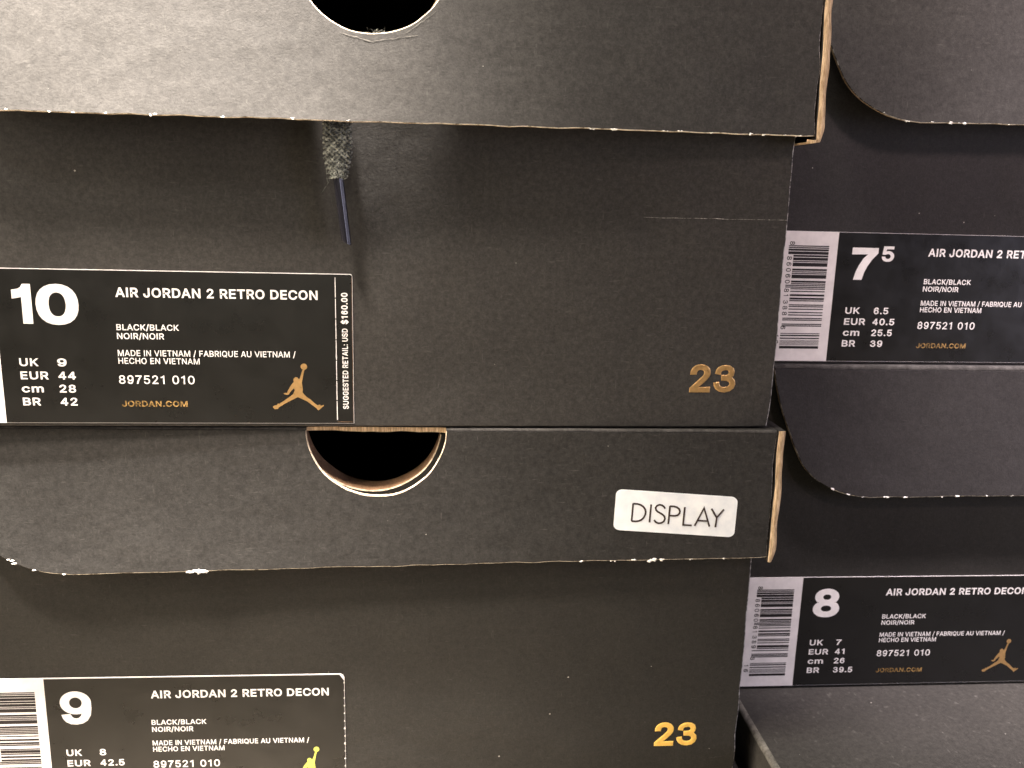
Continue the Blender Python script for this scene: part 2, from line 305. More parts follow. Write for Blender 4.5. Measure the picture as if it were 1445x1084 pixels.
GLYPH = {' ':(188,[]),'$':(447,[[(202,-74),(202,583),(244,583),(244,-74)],[(224,-9),(172,-4),(128,9),(91,31),(64,60),(46,96),(38,137),(104,137),(110,110),(123,88),(142,71),(166,59),(194,52),(224,49),(257,52),(286,60),(311,74),(329,92),(341,114),(346,139),(342,161),(332,179),(316,193),(296,205),(245,222),(184,239),(128,260),(86,289),(60,326),(52,372),(58,413),(75,448),(102,476),(138,498),(180,511),(227,516),(275,511),(316,498),(351,476),(377,449),(394,415),(401,378),(337,378),(326,412),(302,437),(267,453),(225,459),(194,456),(167,448),(145,435),(129,418),(118,398),(115,376),(119,352),(131,334),(148,319),(169,308),(212,293),(264,279),(312,264),(336,252),(359,238),(379,220),(395,198),(405,171),(408,139),(403,99),(386,64),(360,34),(323,11),(278,-4)]]),'.':(188,[[(95,-4),(78,-1),(63,9),(53,24),(50,41),(53,59),(63,73),(78,83),(95,87),(113,83),(128,73),(138,59),(141,41),(138,24),(128,9),(113,-1)]]),'/':(249,[[(235,533),(71,-76),(14,-76),(178,533)]]),'0':(453,[[(227,-7),(174,1),(130,24),(95,62),(69,113),(53,178),(48,254),(53,330),(69,395),(95,447),(130,484),(174,508),(227,516),(279,508),(323,484),(358,447),(384,395),(400,330),(405,254),(400,178),(384,113),(359,62),(323,24),(279,1)],[(227,50),(261,56),(290,74),(313,103),(330,144),(340,194),(344,254),(340,314),(330,365),(313,405),(290,435),(261,453),(227,460),(192,453),(163,435),(140,405),(123,365),(113,314),(109,254),(113,194),(123,144),(140,103),(163,74),(192,56)]]),'1':(453,[[(76,0),(76,55),(391,55),(391,0)],[(276,509),(276,0),(212,0),(212,448),(209,448),(86,358),(86,427),(198,509)]]),'2':(453,[[(64,0),(64,47),(234,229),(282,282),(299,305),(311,327),(318,348),(320,371),(317,397),(308,419),(293,436),(273,449),(250,457),(224,460),(196,457),(172,447),(153,433),(139,413),(130,390),(127,362),(66,362),(71,405),(86,442),(111,473),(143,496),(182,511),(225,516),(268,511),(306,497),(337,474),(361,445),(376,411),(381,372),(378,345),(371,318),(357,290),(336,259),(267,180),(153,60),(153,57),(389,57),(389,0)]]),'3':(453,[[(218,-7),(173,-3),(133,10),(98,30),(70,57),(52,91),(44,132),(109,132),(115,107),(126,87),(144,71),(165,59),(191,52),(219,50),(248,53),(275,61),(297,74),(315,93),(325,116),(329,145),(326,172),(316,196),(299,217),(275,234),(242,244),(201,248),(157,248),(157,299),(288,448),(288,452),(70,452),(70,509),(372,509),(372,461),(211,278),(211,289),(264,288),(308,276),(344,253),(371,222),(387,186),(393,145),(387,103),(370,66),(344,36),(309,12),(266,-2)]]),'4':(453,[[(40,105),(40,158),(247,509),(311,509),(109,166),(109,163),(413,163),(413,105)],[(282,0),(282,121),(282,146),(282,318),(343,318),(343,0)]]),'5':(453,[[(221,-7),(178,-2),(140,11),(108,32),(83,60),(66,93),(60,130),(122,130),(127,108),(138,89),(154,73),(173,60),(196,52),(221,50),(250,53),(276,64),(298,82),(314,104),(324,131),(328,162),(324,193),(314,221),(297,244),(275,262),(248,273),(218,277),(192,275),(167,268),(145,258),(128,246),(67,253),(96,509),(366,509),(366,452),(151,452),(134,301),(136,301),(155,315),(178,325),(203,331),(229,334),(263,330),(294,321),(321,306),(345,285),(364,260),(379,231),(388,199),(391,163),(385,117),(369,76),(343,41),(309,15),(268,-1)]]),'6':(453,[[(226,-7),(182,-1),(142,15),(109,40),(84,74),(69,115),(64,162),(68,199),(80,239),(102,285),(137,340),(252,509),(322,509),(151,261),(145,261),(154,275),(165,288),(179,299),(196,307),(214,312),(235,314),(278,309),(316,295),(346,271),(370,240),(384,201),(389,157),(384,112),(368,73),(343,39),(310,14),(271,-2)],[(226,48),(254,52),(279,63),(299,79),(314,101),(324,128),(327,157),(324,187),(314,213),(299,235),(279,251),(254,262),(226,265),(198,262),(174,252),(153,235),(138,214),(128,188),(125,158),(128,128),(138,102),(153,79),(174,63),(198,52)]]),'7':(453,[[(97,0),(323,448),(323,452),(62,452),(62,509),(391,509),(391,449),(165,0)]]),'8':(453,[[(226,-7),(178,-2),(136,11),(101,33),(74,62),(57,96),(52,135),(55,166),(65,195),(81,220),(101,241),(125,256),(153,265),(153,267),(119,282),(93,308),(76,342),(70,380),(75,417),(90,450),(114,477),(146,498),(184,511),(226,516),(269,511),(306,498),(337,477),(361,450),(377,417),(382,380),(376,342),(359,308),(333,282),(300,267),(300,265),(327,256),(351,241),(372,220),(387,195),(397,166),(401,135),(395,96),(378,62),(352,33),(317,11),(275,-2)],[(226,49),(258,52),(285,60),(307,74),(323,91),(333,113),(337,139),(333,165),(322,189),(305,208),(283,223),(256,232),(226,235),(196,232),(169,223),(147,208),(130,189),(119,165),(115,139),(119,113),(129,91),(145,74),(167,60),(195,52)],[(226,290),(252,292),(274,300),(293,313),(307,330),(316,351),(319,376),(316,399),(308,420),(294,437),(275,449),(252,457),(226,460),(200,457),(177,449),(159,437),(145,420),(136,399),(133,376),(136,351),(145,330),(159,313),(178,300),(201,292)]]),'9':(453,[[(226,516),(271,510),(310,494),(343,468),(368,434),(384,393),(389,347),(385,309),(373,270),(350,224),(315,168),(200,0),(130,0),(301,248),(307,248),(299,234),(287,221),(273,210),(257,202),(238,196),(218,195),(175,199),(137,214),(106,237),(83,269),(68,307),(64,352),(69,397),(85,436),(110,469),(143,494),(182,510)],[(226,460),(199,457),(174,446),(154,429),(138,407),(129,381),(125,352),(129,322),(138,295),(154,274),(174,257),(199,247),(226,243),(254,247),(279,257),(299,273),(314,295),(324,321),(327,350),(324,381),(314,407),(299,429),(279,446),(254,457)]]),':':(188,[[(95,-4),(78,-1),(63,9),(53,24),(50,41),(53,59),(63,73),(78,83),(95,87),(113,83),(128,73),(138,59),(141,41),(138,24),(128,9),(113,-1)],[(95,271),(78,274),(63,284),(53,299),(50,316),(53,334),(63,349),(78,359),(95,362),(113,359),(128,349),(138,334),(141,316),(138,299),(128,284),(113,274)]]),'A':(480,[[(16,0),(201,509),(276,509),(463,0),(395,0),(287,302),(264,372),(232,478),(245,478),(213,371),(191,302),(85,0)],[(110,142),(110,199),(370,199),(370,142)]]),'B':(456,[[(60,0),(60,509),(241,509),(289,504),(329,491),(359,469),(381,442),(394,410),(398,374),(395,344),(387,320),(373,301),(356,286),(336,275),(315,267),(315,262),(339,257),(363,245),(385,227),(402,203),(414,173),(418,136),(413,100),(400,67),(377,39),(344,18),(301,4),(247,0)],[(125,57),(245,57),(296,63),(330,80),(349,105),(355,137),(352,161),(342,184),(327,203),(306,218),(279,228),(248,231),(125,231)],[(125,285),(238,285),(265,288),(288,296),(308,309),(323,326),(333,348),(336,372),(330,403),(313,429),(283,446),(240,452),(125,452)]]),'C':(510,[[(267,-7),(205,1),(150,25),(104,63),(70,115),(48,179),(40,254),(48,329),(70,393),(104,445),(150,484),(205,508),(267,516),(305,513),(340,504),(373,490),(402,471),(427,447),(448,418),(463,385),(473,348),(408,348),(401,373),(389,395),(375,413),(357,428),(337,440),(315,449),(292,454),(267,456),(223,450),(184,432),(150,403),(125,364),(109,314),(103,254),(109,194),(125,145),(151,105),(184,76),(223,59),(267,53),(292,55),(315,60),(337,69),(357,81),(375,96),(389,114),(401,136),(408,160),(473,160),(463,124),(448,91),(428,62),(402,38),(373,19),(341,5),(305,-4)]]),'D':(502,[[(219,0),(96,0),(96,57),(215,57),(272,63),(318,81),(354,110),(379,149),(394,198),(399,255),(394,312),(379,361),(354,399),(320,428),(275,446),(221,452),(93,452),(93,509),(225,509),(294,501),(353,478),(399,441),(433,391),(455,329),(462,255),(455,181),(433,119),(398,68),(351,31),(291,8)],[(125,509),(125,0),(60,0),(60,509)]]),'E':(419,[[(60,0),(60,509),(372,509),(372,452),(125,452),(125,286),(355,286),(355,229),(125,229),(125,57),(375,57),(375,0)]]),'F':(410,[[(60,0),(60,509),(369,509),(369,452),(125,452),(125,278),(346,278),(346,221),(125,221),(125,0)]]),'G':(520,[[(269,-7),(205,1),(149,25),(104,64),(69,116),(47,179),(40,254),(47,329),(69,393),(103,445),(149,484),(203,508),(265,516),(304,513),(340,504),(374,489),(403,469),(429,445),(449,416),(465,384),(474,349),(408,349),(399,372),(387,393),(373,411),(356,427),(337,439),(315,448),(291,454),(265,456),(222,450),(183,432),(150,404),(125,364),(109,314),(103,254),(109,194),(125,145),(151,105),(184,76),(224,59),(269,53),(309,57),(345,71),(374,93),(396,123),(410,160),(415,202),(434,199),(283,199),(283,256),(478,256),(478,200),(471,141),(451,91),(419,50),(377,19),(326,0)]]),'H':(517,[[(60,0),(60,509),(125,509),(125,289),(392,289),(392,509),(457,509),(457,0),(392,0),(392,232),(125,232),(125,0)]]),'I':(300,[[(31,0),(31,57),(118,57),(118,452),(31,452),(31,509),(269,509),(269,452),(183,452),(183,57),(269,57),(269,0)]]),'J':(396,[[(185,-7),(143,-2),(106,11),(75,33),(52,63),(38,100),(33,145),(33,173),(98,173),(98,145),(104,104),(122,74),(149,56),(185,50),(220,56),(248,74),(266,104),(272,145),(272,509),(336,509),(336,145),(332,100),(318,63),(294,33),(263,11),(227,-2)]]),'K':(467,[[(104,145),(104,216),(139,261),(174,303),(212,344),(364,509),(448,509),(231,276),(228,276)],[(60,0),(60,509),(125,509),(125,334),(124,225),(125,193),(125,0)],[(372,0),(188,259),(228,309),(449,0)]]),'L':(393,[[(60,0),(60,509),(125,509),(125,57),(361,57),(361,0)]]),'M':(628,[[(60,0),(60,509),(152,509),(277,187),(287,159),(299,123),(311,84),(322,49),(307,49),(318,83),(330,121),(342,158),(352,187),(476,509),(568,509),(568,0),(504,0),(504,291),(504,327),(505,369),(506,413),(507,457),(513,457),(498,409),(482,363),(467,322),(456,291),(342,0),(286,0),(170,291),(159,321),(145,361),(129,408),(112,457),(119,457),(120,416),(121,372),(122,328),(122,291),(122,0)]]),'N':(523,[[(60,0),(60,509),(136,509),(343,183),(363,151),(388,107),(414,55),(405,54),(401,108),(399,157),(399,195),(399,509),(463,509),(463,0),(387,0),(202,290),(177,331),(148,381),(108,452),(119,454),(122,384),(124,328),(125,291),(125,0)]]),'O':(533,[[(267,-7),(205,1),(150,25),(105,63),(70,115),(48,179),(40,254),(48,329),(70,393),(105,445),(150,484),(205,508),(267,516),(329,508),(384,484),(429,445),(464,393),(486,329),(493,254),(486,179),(464,115),(429,63),(384,25),(329,1)],[(267,53),(310,59),(349,76),(383,105),(408,144),(425,194),(430,254),(425,314),(408,365),(383,404),(349,433),(310,450),(267,456),(223,450),(184,433),(151,404),(125,364),(109,314),(103,254),(109,194),(125,144),(151,105),(184,76),(223,59)]]),'P':(445,[[(60,0),(60,509),(235,509),(289,503),(332,487),(366,462),(390,430),(404,391),(409,348),(404,304),(390,265),(366,233),(332,207),(289,191),(235,186),(109,186),(109,242),(233,242),(269,246),(297,256),(318,272),(333,294),(342,319),(344,348),(342,376),(333,402),(318,423),(297,439),(268,449),(232,452),(125,452),(125,0)]]),'Q':(533,[[(245,159),(313,159),(369,85),(384,65),(468,-48),(401,-48),(346,27),(331,46)],[(267,-7),(205,1),(150,25),(105,63),(70,115),(48,179),(40,254),(48,329),(70,393),(105,445),(150,484),(205,508),(267,516),(329,508),(384,484),(429,445),(464,393),(486,329),(493,254),(486,179),(464,115),(429,63),(384,25),(329,1)],[(267,53),(310,59),(349,76),(383,105),(408,144),(425,194),(430,254),(425,314),(408,365),(383,404),(349,433),(310,450),(267,456),(223,450),(184,433),(151,404),(125,364),(109,314),(103,254),(109,194),(125,144),(151,105),(184,76),(223,59)]]),'R':(449,[[(60,0),(60,509),(236,509),(290,504),(333,489),(367,465),(390,433),(405,395),(409,352),(405,309),(390,271),(367,240),(333,217),(289,203),(236,198),(96,198),(96,255),(234,255),(269,258),(298,267),(319,281),(334,300),(342,324),(345,352),(342,380),(334,405),(319,425),(298,440),(269,449),(233,452),(125,452),(125,0)],[(353,0),(230,229),(303,229),(428,0)]]),'S':(447,[[(224,-9),(172,-4),(128,9),(91,31),(64,60),(46,96),(38,137),(104,137),(110,110),(123,88),(142,71),(166,59),(194,52),(224,49),(257,52),(286,60),(311,74),(329,92),(341,114),(346,139),(342,161),(332,179),(316,193),(296,205),(245,222),(184,239),(128,260),(86,289),(60,326),(52,372),(58,413),(75,448),(102,476),(138,498),(180,511),(227,516),(275,511),(316,498),(351,476),(377,449),(394,415),(401,378),(337,378),(326,412),(302,437),(267,453),(225,459),(194,456),(167,448),(145,435),(129,418),(118,398),(115,376),(119,352),(131,334),(148,319),(169,308),(212,293),(264,279),(312,264),(336,252),(359,238),(379,220),(395,198),(405,171),(408,139),(403,99),(386,64),(360,34),(323,11),(278,-4)]]),'T':(449,[[(32,452),(32,509),(417,509),(417,452),(257,452),(257,0),(193,0),(193,452)]]),'U':(517,[[(259,-8),(203,-2),(154,15),(114,43),(85,80),(66,124),(60,173),(60,509),(124,509),(124,178),(128,144),(141,113),(160,87),(187,68),(220,56),(259,52),(298,56),(331,68),(357,87),(377,113),(389,144),(393,178),(393,509),(457,509),(457,173),(451,124),(433,80),(403,43),(363,15),(315,-2)]]),'V':(480,[[(204,0),(16,509),(84,509),(192,206),(215,137),(248,31),(235,31),(267,138),(290,206),(395,509),(463,509),(278,0)]]),'Y':(472,[[(203,0),(203,208),(16,509),(91,509),(192,344),(222,292),(250,230),(224,230),(251,293),(280,344),(381,509),(455,509),(268,208),(268,0)]]),'c':(396,[[(207,-8),(159,-2),(117,16),(82,46),(56,85),(40,133),(34,187),(40,243),(56,291),(82,330),(117,360),(159,378),(207,384),(234,383),(260,377),(284,368),(305,356),(324,341),(340,322),(353,301),(362,277),(303,262),(290,289),(270,311),(242,325),(207,330),(173,325),(145,310),(124,287),(108,258),(99,224),(96,187),(99,151),(108,117),(124,89),(145,66),(173,51),(207,46),(243,52),(271,66),(292,89),(304,117),(363,102),(354,78),(341,56),(325,37),(306,21),(285,9),(261,-1),(235,-6)]]),'m':(610,[[(53,0),(53,379),(112,379),(112,295),(108,295),(118,323),(132,346),(151,363),(172,376),(195,384),(219,386),(257,380),(287,361),(309,331),(321,295),(312,295),(322,321),(337,343),(357,361),(381,375),(407,383),(437,386),(468,383),(497,372),(522,354),(541,328),(553,296),(557,255),(557,0),(496,0),(496,254),(490,289),(473,313),(447,326),(419,330),(395,328),(374,320),(358,307),(345,290),(338,270),(335,247),(335,0),(274,0),(274,260),(269,288),(253,311),(229,326),(199,330),(178,328),(158,320),(140,307),(126,289),(117,266),(114,238),(114,0)]])}
GLYPH['I'] = (185, [[(60, 0), (60, 509), (125, 509), (125, 0)]])
GLYPH['1'] = (400, [[(276, 509), (276, 0), (212, 0), (212, 395), (86, 372), (86, 428), (150, 440), (200, 470), (222, 509)]])
GLYPH['M'] = (628, [[(60, 0), (60, 509), (152, 509), (314, 95), (476, 509), (568, 509), (568, 0), (504, 0), (504, 415), (342, 0), (286, 0), (124, 415), (124, 0)]])
GLYPH['N'] = (523, [[(60, 0), (60, 509), (134, 509), (399, 98), (399, 509), (463, 509), (463, 0), (389, 0), (124, 411), (124, 0)]])
GLYPH['V'] = (480, [[(204, 0), (16, 509), (84, 509), (241, 72), (395, 509), (463, 509), (278, 0)]])
GLYPH['A'] = (480, [[(16, 0), (201, 509), (278, 509), (463, 0), (395, 0), (239, 438), (85, 0)], [(132, 136), (152, 193), (326, 193), (347, 136)]])
GLYPH['7'] = (453, [[(120, 0), (140, 105), (178, 215), (232, 330), (318, 446), (62, 446), (62, 509), (396, 509), (396, 452), (318, 345), (256, 225), (214, 105), (192, 0)]])
GLYPH['4'] = (453, [[(258, 0), (258, 120), (38, 120), (38, 178), (250, 509), (320, 509), (320, 178), (390, 178), (390, 120), (320, 120), (320, 0)], [(258, 178), (258, 405), (110, 178)]])
def ell(cx, cy, rx, ry, n, cw=True): return [(cx+rx*math.cos((-1 if cw else 1)*2*math.pi*k/n), cy+ry*math.sin((-1 if cw else 1)*2*math.pi*k/n)) for k in range(n)]
six = [ell(226, 166, 166, 174, 40), ell(226, 166, 100, 116, 32, False),
       [(61, 166), (61, 262), (74, 375), (112, 456), (164, 500), (228, 516), (292, 508), (342, 474), (370, 425), (379, 388), (314, 380), (298, 420), (268, 450), (228, 458), (186, 446), (152, 406), (132, 340), (126, 262), (126, 166)]]
def stroke(P, h):
    L_, R_ = [], []
    for i, p in enumerate(P):
        a = P[max(i-1, 0)]; c = P[min(i+1, len(P)-1)]
        d = Vector((c[0]-a[0], c[1]-a[1])).normalized()
        L_.append((p[0]-d.y*h, p[1]+d.x*h)); R_.append((p[0]+d.y*h, p[1]-d.x*h))
    P = L_ + R_[::-1]
    return P if area(P) < 0 else P[::-1]
GLYPH['3'] = (453, [stroke([(92, 372), (100, 412), (124, 446), (166, 470), (222, 481), (284, 472), (328, 440), (344, 394), (336, 340), (304, 300), (256, 280), (184, 276)], 24),
                    stroke([(190, 268), (270, 264), (328, 240), (364, 196), (372, 142), (354, 88), (306, 44), (230, 26), (156, 40), (104, 76), (80, 122), (74, 152)], 25)])
GLYPH['6'] = (453, six)
GLYPH['9'] = (453, [[(453-x, 509-y) for x, y in P] for P in six])
CAP = 509.0
def text_loops(s, bold, track=0.0):
    x = 0; out = []
    for ch in s:
        adv, g = GLYPH[ch]
        if len(g):
            gl = [offset([(px+x, py) for px, py in P], bold*CAP, True) for P in g]
            out.append(gl)
        x += adv + 2*bold*CAP*.85 + track*CAP if ch != ' ' else adv*1.15
    return out
def put_text(mb, s, u0, u1, v0, cap, bold, mat, w0, slope=0.0, track=0.0, place=None):
    """lay a line of lettering between u0 and u1 on baseline v0"""
    L = text_loops(s, bold, track)
    xs = [p[0] for g in L for P in g for p in P]; a, b_ = min(xs), max(xs)
    lo = -bold*CAP; ks = cap/(CAP*(1+2*bold)); kx = (u1-u0)/(b_-a) if u1 is not None else ks
    for g in L:
        conv = [[(u0+(px-a)*kx, v0+(py-lo)*ks) for px, py in P] for P in g]
        if place: conv = [[place(*p) for p in P] for P in conv]
        elif slope: conv = [[(p[0], p[1]+slope*(p[0]-u0)) for p in P] for P in conv]
        outer = [P for P in conv if area(P) < 0]; holes = [P for P in conv if area(P) > 0]
        for k, o in enumerate(outer):
            xs_ = [p[0] for p in o]; ys_ = [p[1] for p in o]
            hs = [h for h in holes if min(xs_) < h[0][0] < max(xs_) and min(ys_) < h[0][1] < max(ys_)] if k == max(range(len(outer)), key=lambda q: abs(area(outer[q]))) else []
            mb.tris([o]+hs, w0-.0016*k, mat)

def empty(name, loc, rz, label, cat, group=None):
    o = bpy.data.objects.new(name, None); C.objects.link(o); o.empty_display_size = .02
    o.location = loc; o.rotation_euler = (0, 0, rz); o['label'] = label; o['category'] = cat
    if group: o['group'] = group
    return o

def arc(cx, cy, r, a0, a1, n): return [(cx+r*math.cos(a0+(a1-a0)*i/n), cy+r*math.sin(a0+(a1-a0)*i/n)) for i in range(n+1)]

# ------------------------------------------------------------------ the box
BOTTOM = -4.26
DEPTH = 33.0
MID = 9.6
def wob(x, k, a=.012): return a*noise.noise(Vector((x*1.7+k*13.1, k*5.3, .5)))*2

def panel(mb, outline, w0, t, bev, front, edge_fn, bev_fn, back=None):
    """a board cut to an outline (counter-clockwise seen from the front) with a rubbed front arris"""
    inner = offset(outline, bev)
    mb.tris([inner], w0, front)
    mb.tris([outline], w0+t, back or front)
    n = len(outline)
    for i in range(n):
        j = (i+1) % n; a, b_ = outline[i], outline[j]; c, d = inner[i], inner[j]
        mid = ((a[0]+b_[0])/2, (a[1]+b_[1])/2)
        mb.face([(a[0], w0+bev, a[1]), (b_[0], w0+bev, b_[1]), (d[0], w0, d[1]), (c[0], w0, c[1])], bev_fn(mid))
        mb.face([(a[0], w0+t, a[1]), (b_[0], w0+t, b_[1]), (b_[0], w0+bev, b_[1]), (a[0], w0+bev, a[1])], edge_fn(mid))

def box_body(root, off, uL, uR, top, hole, matf, seed, depth=DEPTH):
    mb = MB(); t = .85
    right = [(uR-.06*max(0, (-3.2-v_))+wob(v_, seed, .02), v_) for v_ in [BOTTOM+.02+(top-BOTTOM)*i/26 for i in range(27)]]
    left = [(uL+wob(v_, seed+4), top-(top-BOTTOM)*i/20) for i, v_ in enumerate([0]*21)]
    bot = [(uL+(uR-uL)*i/24, BOTTOM+(.03 if i in (0, 24) else 0)) for i in range(1, 24)]
    hx, hy, hr = hole
    hl = [p for p in arc(hx, hy, hr, 0, -math.pi, 40)]
    hl = [(x+wob(x, seed+9, .02), y) for x, y in hl]
    hl = [(hx+hr, top)] + hl[1:-1] + [(hx-hr, top)]
    out = bot + right + hl + left[1:] if False else bot + right + hl + left
    inhole = lambda m: abs(m[0]-hx) < hr+.05 and m[1] > hy-hr-.1 and m[1] < top-.001
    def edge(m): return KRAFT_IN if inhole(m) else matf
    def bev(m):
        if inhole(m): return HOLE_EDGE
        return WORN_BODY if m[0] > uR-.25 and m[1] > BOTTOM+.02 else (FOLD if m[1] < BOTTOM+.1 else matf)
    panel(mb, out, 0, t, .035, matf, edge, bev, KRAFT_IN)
    g = .004
    mb.box((uR-.3, t+g, BOTTOM), (uR, depth, top), matf)
    mb.box((uL, t+g, BOTTOM), (uL+.3, depth, top), matf)
    mb.box((uL+.3+g, depth-.3, BOTTOM), (uR-.3-g, depth, top), matf)
    mb.box((uL+.3+g, t+g, BOTTOM+.01), (uR-.3-g, depth-.3-g, BOTTOM+.26), INSIDE)
    return mb.build('body', root, off)

# left end of every lid flap: (u, height over the flap's bottom line)
FLAP_END = [(-1.86, 4.3), (-1.78, 3.92), (-1.55, 3.1), (-1.21, 2.26), (-.95, 1.66), (-.64, 1.09), (-.25, .68), (.17, .41), (.65, .19), (1.2, .05), (1.75, 0)]
def flap_w(prof, u, v, top, bottom):
    s = max(0, min(1.1, (top-v)/(top-bottom)))
    b = prof[-1][1]
    for (a0, w_a), (a1, w_b) in zip(prof, prof[1:]):
        if u <= a1:
            q = max(0, min(1, (u-a0)/(a1-a0))); q = q*q*(3-2*q); b = w_a+(w_b-w_a)*q; break
    return -.34 - b*s**1.15
def box_lid(root, off, uL, uR, top, b0, b1, hole, prof, matf, seed, end_shift, chips, depth=DEPTH, foldr=.07):
    """b0/b1: height of the flap's lower edge at u=0 and u=21.7"""
    mb = MB(); r = foldr; ft = top-r; fR = uR+.27
    bl = lambda u: b0+(b1-b0)*u/21.7
    endp = [(u+end_shift, bl(1.75)+h) for u, h in FLAP_END if bl(1.75)+h < ft-.3]
    endp = [(endp[0][0]-.09, ft)] + endp
    # smooth the end curve
    pts = []
    for i in range(len(endp)-1):
        p0 = endp[max(i-1, 0)]; p1 = endp[i]; p2 = endp[i+1]; p3 = endp[min(i+2, len(endp)-1)]
        for k in range(4):
            t_ = k/4
            pts.append(tuple(.5*((2*p1[c])+(-p0[c]+p2[c])*t_+(2*p0[c]-5*p1[c]+4*p2[c]-p3[c])*t_**2+(-p0[c]+3*p1[c]-3*p2[c]+p3[c])*t_**3) for c in (0, 1)))
    u_ = 1.75+end_shift
    low = []
    while u_ < fR-.2:
        low.append((u_, bl(u_)+wob(u_, seed, .016))); u_ += .14
    right = [(fR-.02*math.sin(3*v_)+wob(v_, seed+2, .02), v_) for v_ in [b1+.02+(ft-b1-.02)*i/24 for i in range(25)]]
    hx, hy, hr = hole
    hh = math.sqrt(max(hr*hr-(ft-hy)**2, .1))
    hl = [p for p in arc(hx, hy, hr, 0, -math.pi, 56) if p[1] < ft-.01]
    hl = [(hx+hh, ft)] + [(x+wob(x+y, seed+7, .014), y+wob(x-y, seed+8, .014)) for x, y in hl] + [(hx-hh, ft)]
    out = pts + low + right + hl
    inhole = lambda m: abs(m[0]-hx) < hr+.05 and hy-hr-.1 < m[1] < ft-.001
    def edge(m): return HOLE_EDGE if inhole(m) else (matf if m[1] > ft-.01 else KRAFT)
    def bev(m):
        if inhole(m): return HOLE_EDGE
        if m[1] > ft-.01: return matf
        if m[0] > fR-.3 and m[1] > b1+.1: return WORN_BODY
        return WORN if m[0] > .5 else WORN_FAINT
    T = .10
    panel(mb, out, 0, T, .022, matf, edge, bev, INSIDE)
    warp = lambda u, w_, v: (u, w_+flap_w(prof, u, v, ft, b0), v)
    lid = mb.build('lid', root, off, warp, cut=[(0, 1.3), (2, .8)])
    # top board with its rolled fold, left open above the thumb hole
    mt = MB()
    for a, c in ((endp[0][0], hx-hh), (hx+hh, fR)):
        rows = []
        for i in range(7):
            an = math.pi/2*i/6
            rows.append([(a+(c-a)*k/20, -.34+r-r*math.cos(an), ft+r*math.sin(an)+wob(a+(c-a)*k/20, seed+3, .006)) for k in range(21)])
        mt.grid(rows, FOLD)
    front = [(fR, -.34+r), (hx+hh, -.34+r)] + [(hx+hh-2*hh*i/30, -.34+r+.02+.07*abs(noise.noise(Vector((i*.23, seed, 1))))) for i in range(1, 30)] + [(hx-hh, -.34+r), (endp[0][0], -.34+r)]
    n = len(front)
    pl = front + [(endp[0][0], depth), (fR, depth)]
    for z, up in ((top, 1), (top-.10, 0)):
        k0 = len(mt.v); mt.v += [(p[0], p[1], z) for p in pl]
        for t3 in tessellate_polygon([[Vector((p[0], p[1], 0)) for p in pl]]):
            mt.f.append(tuple(k0+i for i in t3)); mt.m.append(mt.mi(matf if up else INSIDE)); mt.s.append(False)
    for i in range(len(pl)):
        a, c = pl[i], pl[(i+1) % len(pl)]
        mid = (a[0]+c[0])/2
        inh = abs(mid-hx) < hh and a[1] < 3
        dz = lambda q: (.10*noise.noise(Vector((q*.55, seed, 4)))+.03*noise.noise(Vector((q*2.3, seed, 6)))) if inh else 0
        mt.face([(a[0], a[1], top-.12-dz(a[0])), (c[0], c[1], top-.12-dz(c[0])), (c[0], c[1], top), (a[0], a[1], top)], KRAFT if inh else matf)
    mt.build('top_board', lid, off)
    # side boards: raw corrugated front edge beside the flap
    ms = MB(); th = .21; sb = b1-.12
    fe = []
    for i in range(33):
        v_ = sb+(top-.02-sb)*i/32
        fe.append((v_, flap_w(prof, fR, v_, ft, b0)-.03+.03*noise.noise(Vector((v_*1.9, seed, 2.2)))))
    uo = lambda v_: fR+.045+.035*noise.noise(Vector((v_*.9, seed, 7)))+(.05 if v_ > top-.3 else 0)*0
    n_in = [(uo(v_), w_, v_) for v_, w_ in fe]
    # lower corner is creased and turned under
    n_out = [(uo(v_)+th+.05*noise.noise(Vector((v_*1.3, seed, 9)))-(.09*max(0, 1-(v_-sb)/.35)), w_+.02, v_) for v_, w_ in fe]
    mid_ = [((a[0]+c[0])/2, a[1]-.035, a[2]) for a, c in zip(n_in, n_out)]
    back_in = [(p[0], depth, p[2]) for p in n_in]; back_out = [(p[0], depth, p[2]) for p in n_out]
    ms.grid([n_out, mid_, n_in], KRAFT, True)
    ms.grid([n_in, back_in], INSIDE, False); ms.grid([back_out, n_out], matf, False)
    ms.grid([[n_in[0], n_out[0]], [back_in[0], back_out[0]]], KRAFT, False)
    ms.grid([[n_out[-1], n_in[-1]], [back_out[-1], back_in[-1]]], matf, False)
    ms.face([n_in[0], mid_[0], n_out[0]], KRAFT); ms.face([n_out[-1], mid_[-1], n_in[-1]], KRAFT)
    # turned-under tab at the foot of the raw edge
    q = n_in[0]; 
    if seed == 1:
        ms.grid([[(q[0]-.24, q[1]+.05, sb-.02), (q[0]-.1, q[1], sb-.055), (q[0]+.1, q[1]-.01, sb-.02), (n_out[0][0]-.01, q[1]+.0, sb+.03)],
                 [(q[0]-.24, q[1]+.05, sb+.05), (q[0]-.1, q[1]-.02, sb+.03), (q[0]+.08, q[1]-.035, sb+.05), (n_out[0][0]-.01, q[1]-.02, sb+.10)]], KRAFT, True)
        ms.grid([[(q[0]-.24, q[1]+.05, sb-.02), (q[0]-.1, q[1], sb-.055), (q[0]+.1, q[1]-.01, sb-.02), (n_out[0][0]-.01, q[1]+.0, sb+.03)],
                 [(q[0]-.24, q[1]+1.5, sb-.02), (q[0]-.1, q[1]+1.5, sb-.055), (q[0]+.1, q[1]+1.5, sb-.02), (n_out[0][0]-.01, q[1]+1.5, sb+.03)]], KRAFT, True)
    ms.build('side_board', lid, off)
    m2 = MB(); m2.box((uL-.16, .3, b0+.25), (uL-.012, depth, top-.21), matf)
    m2.build('side_board', lid, off)
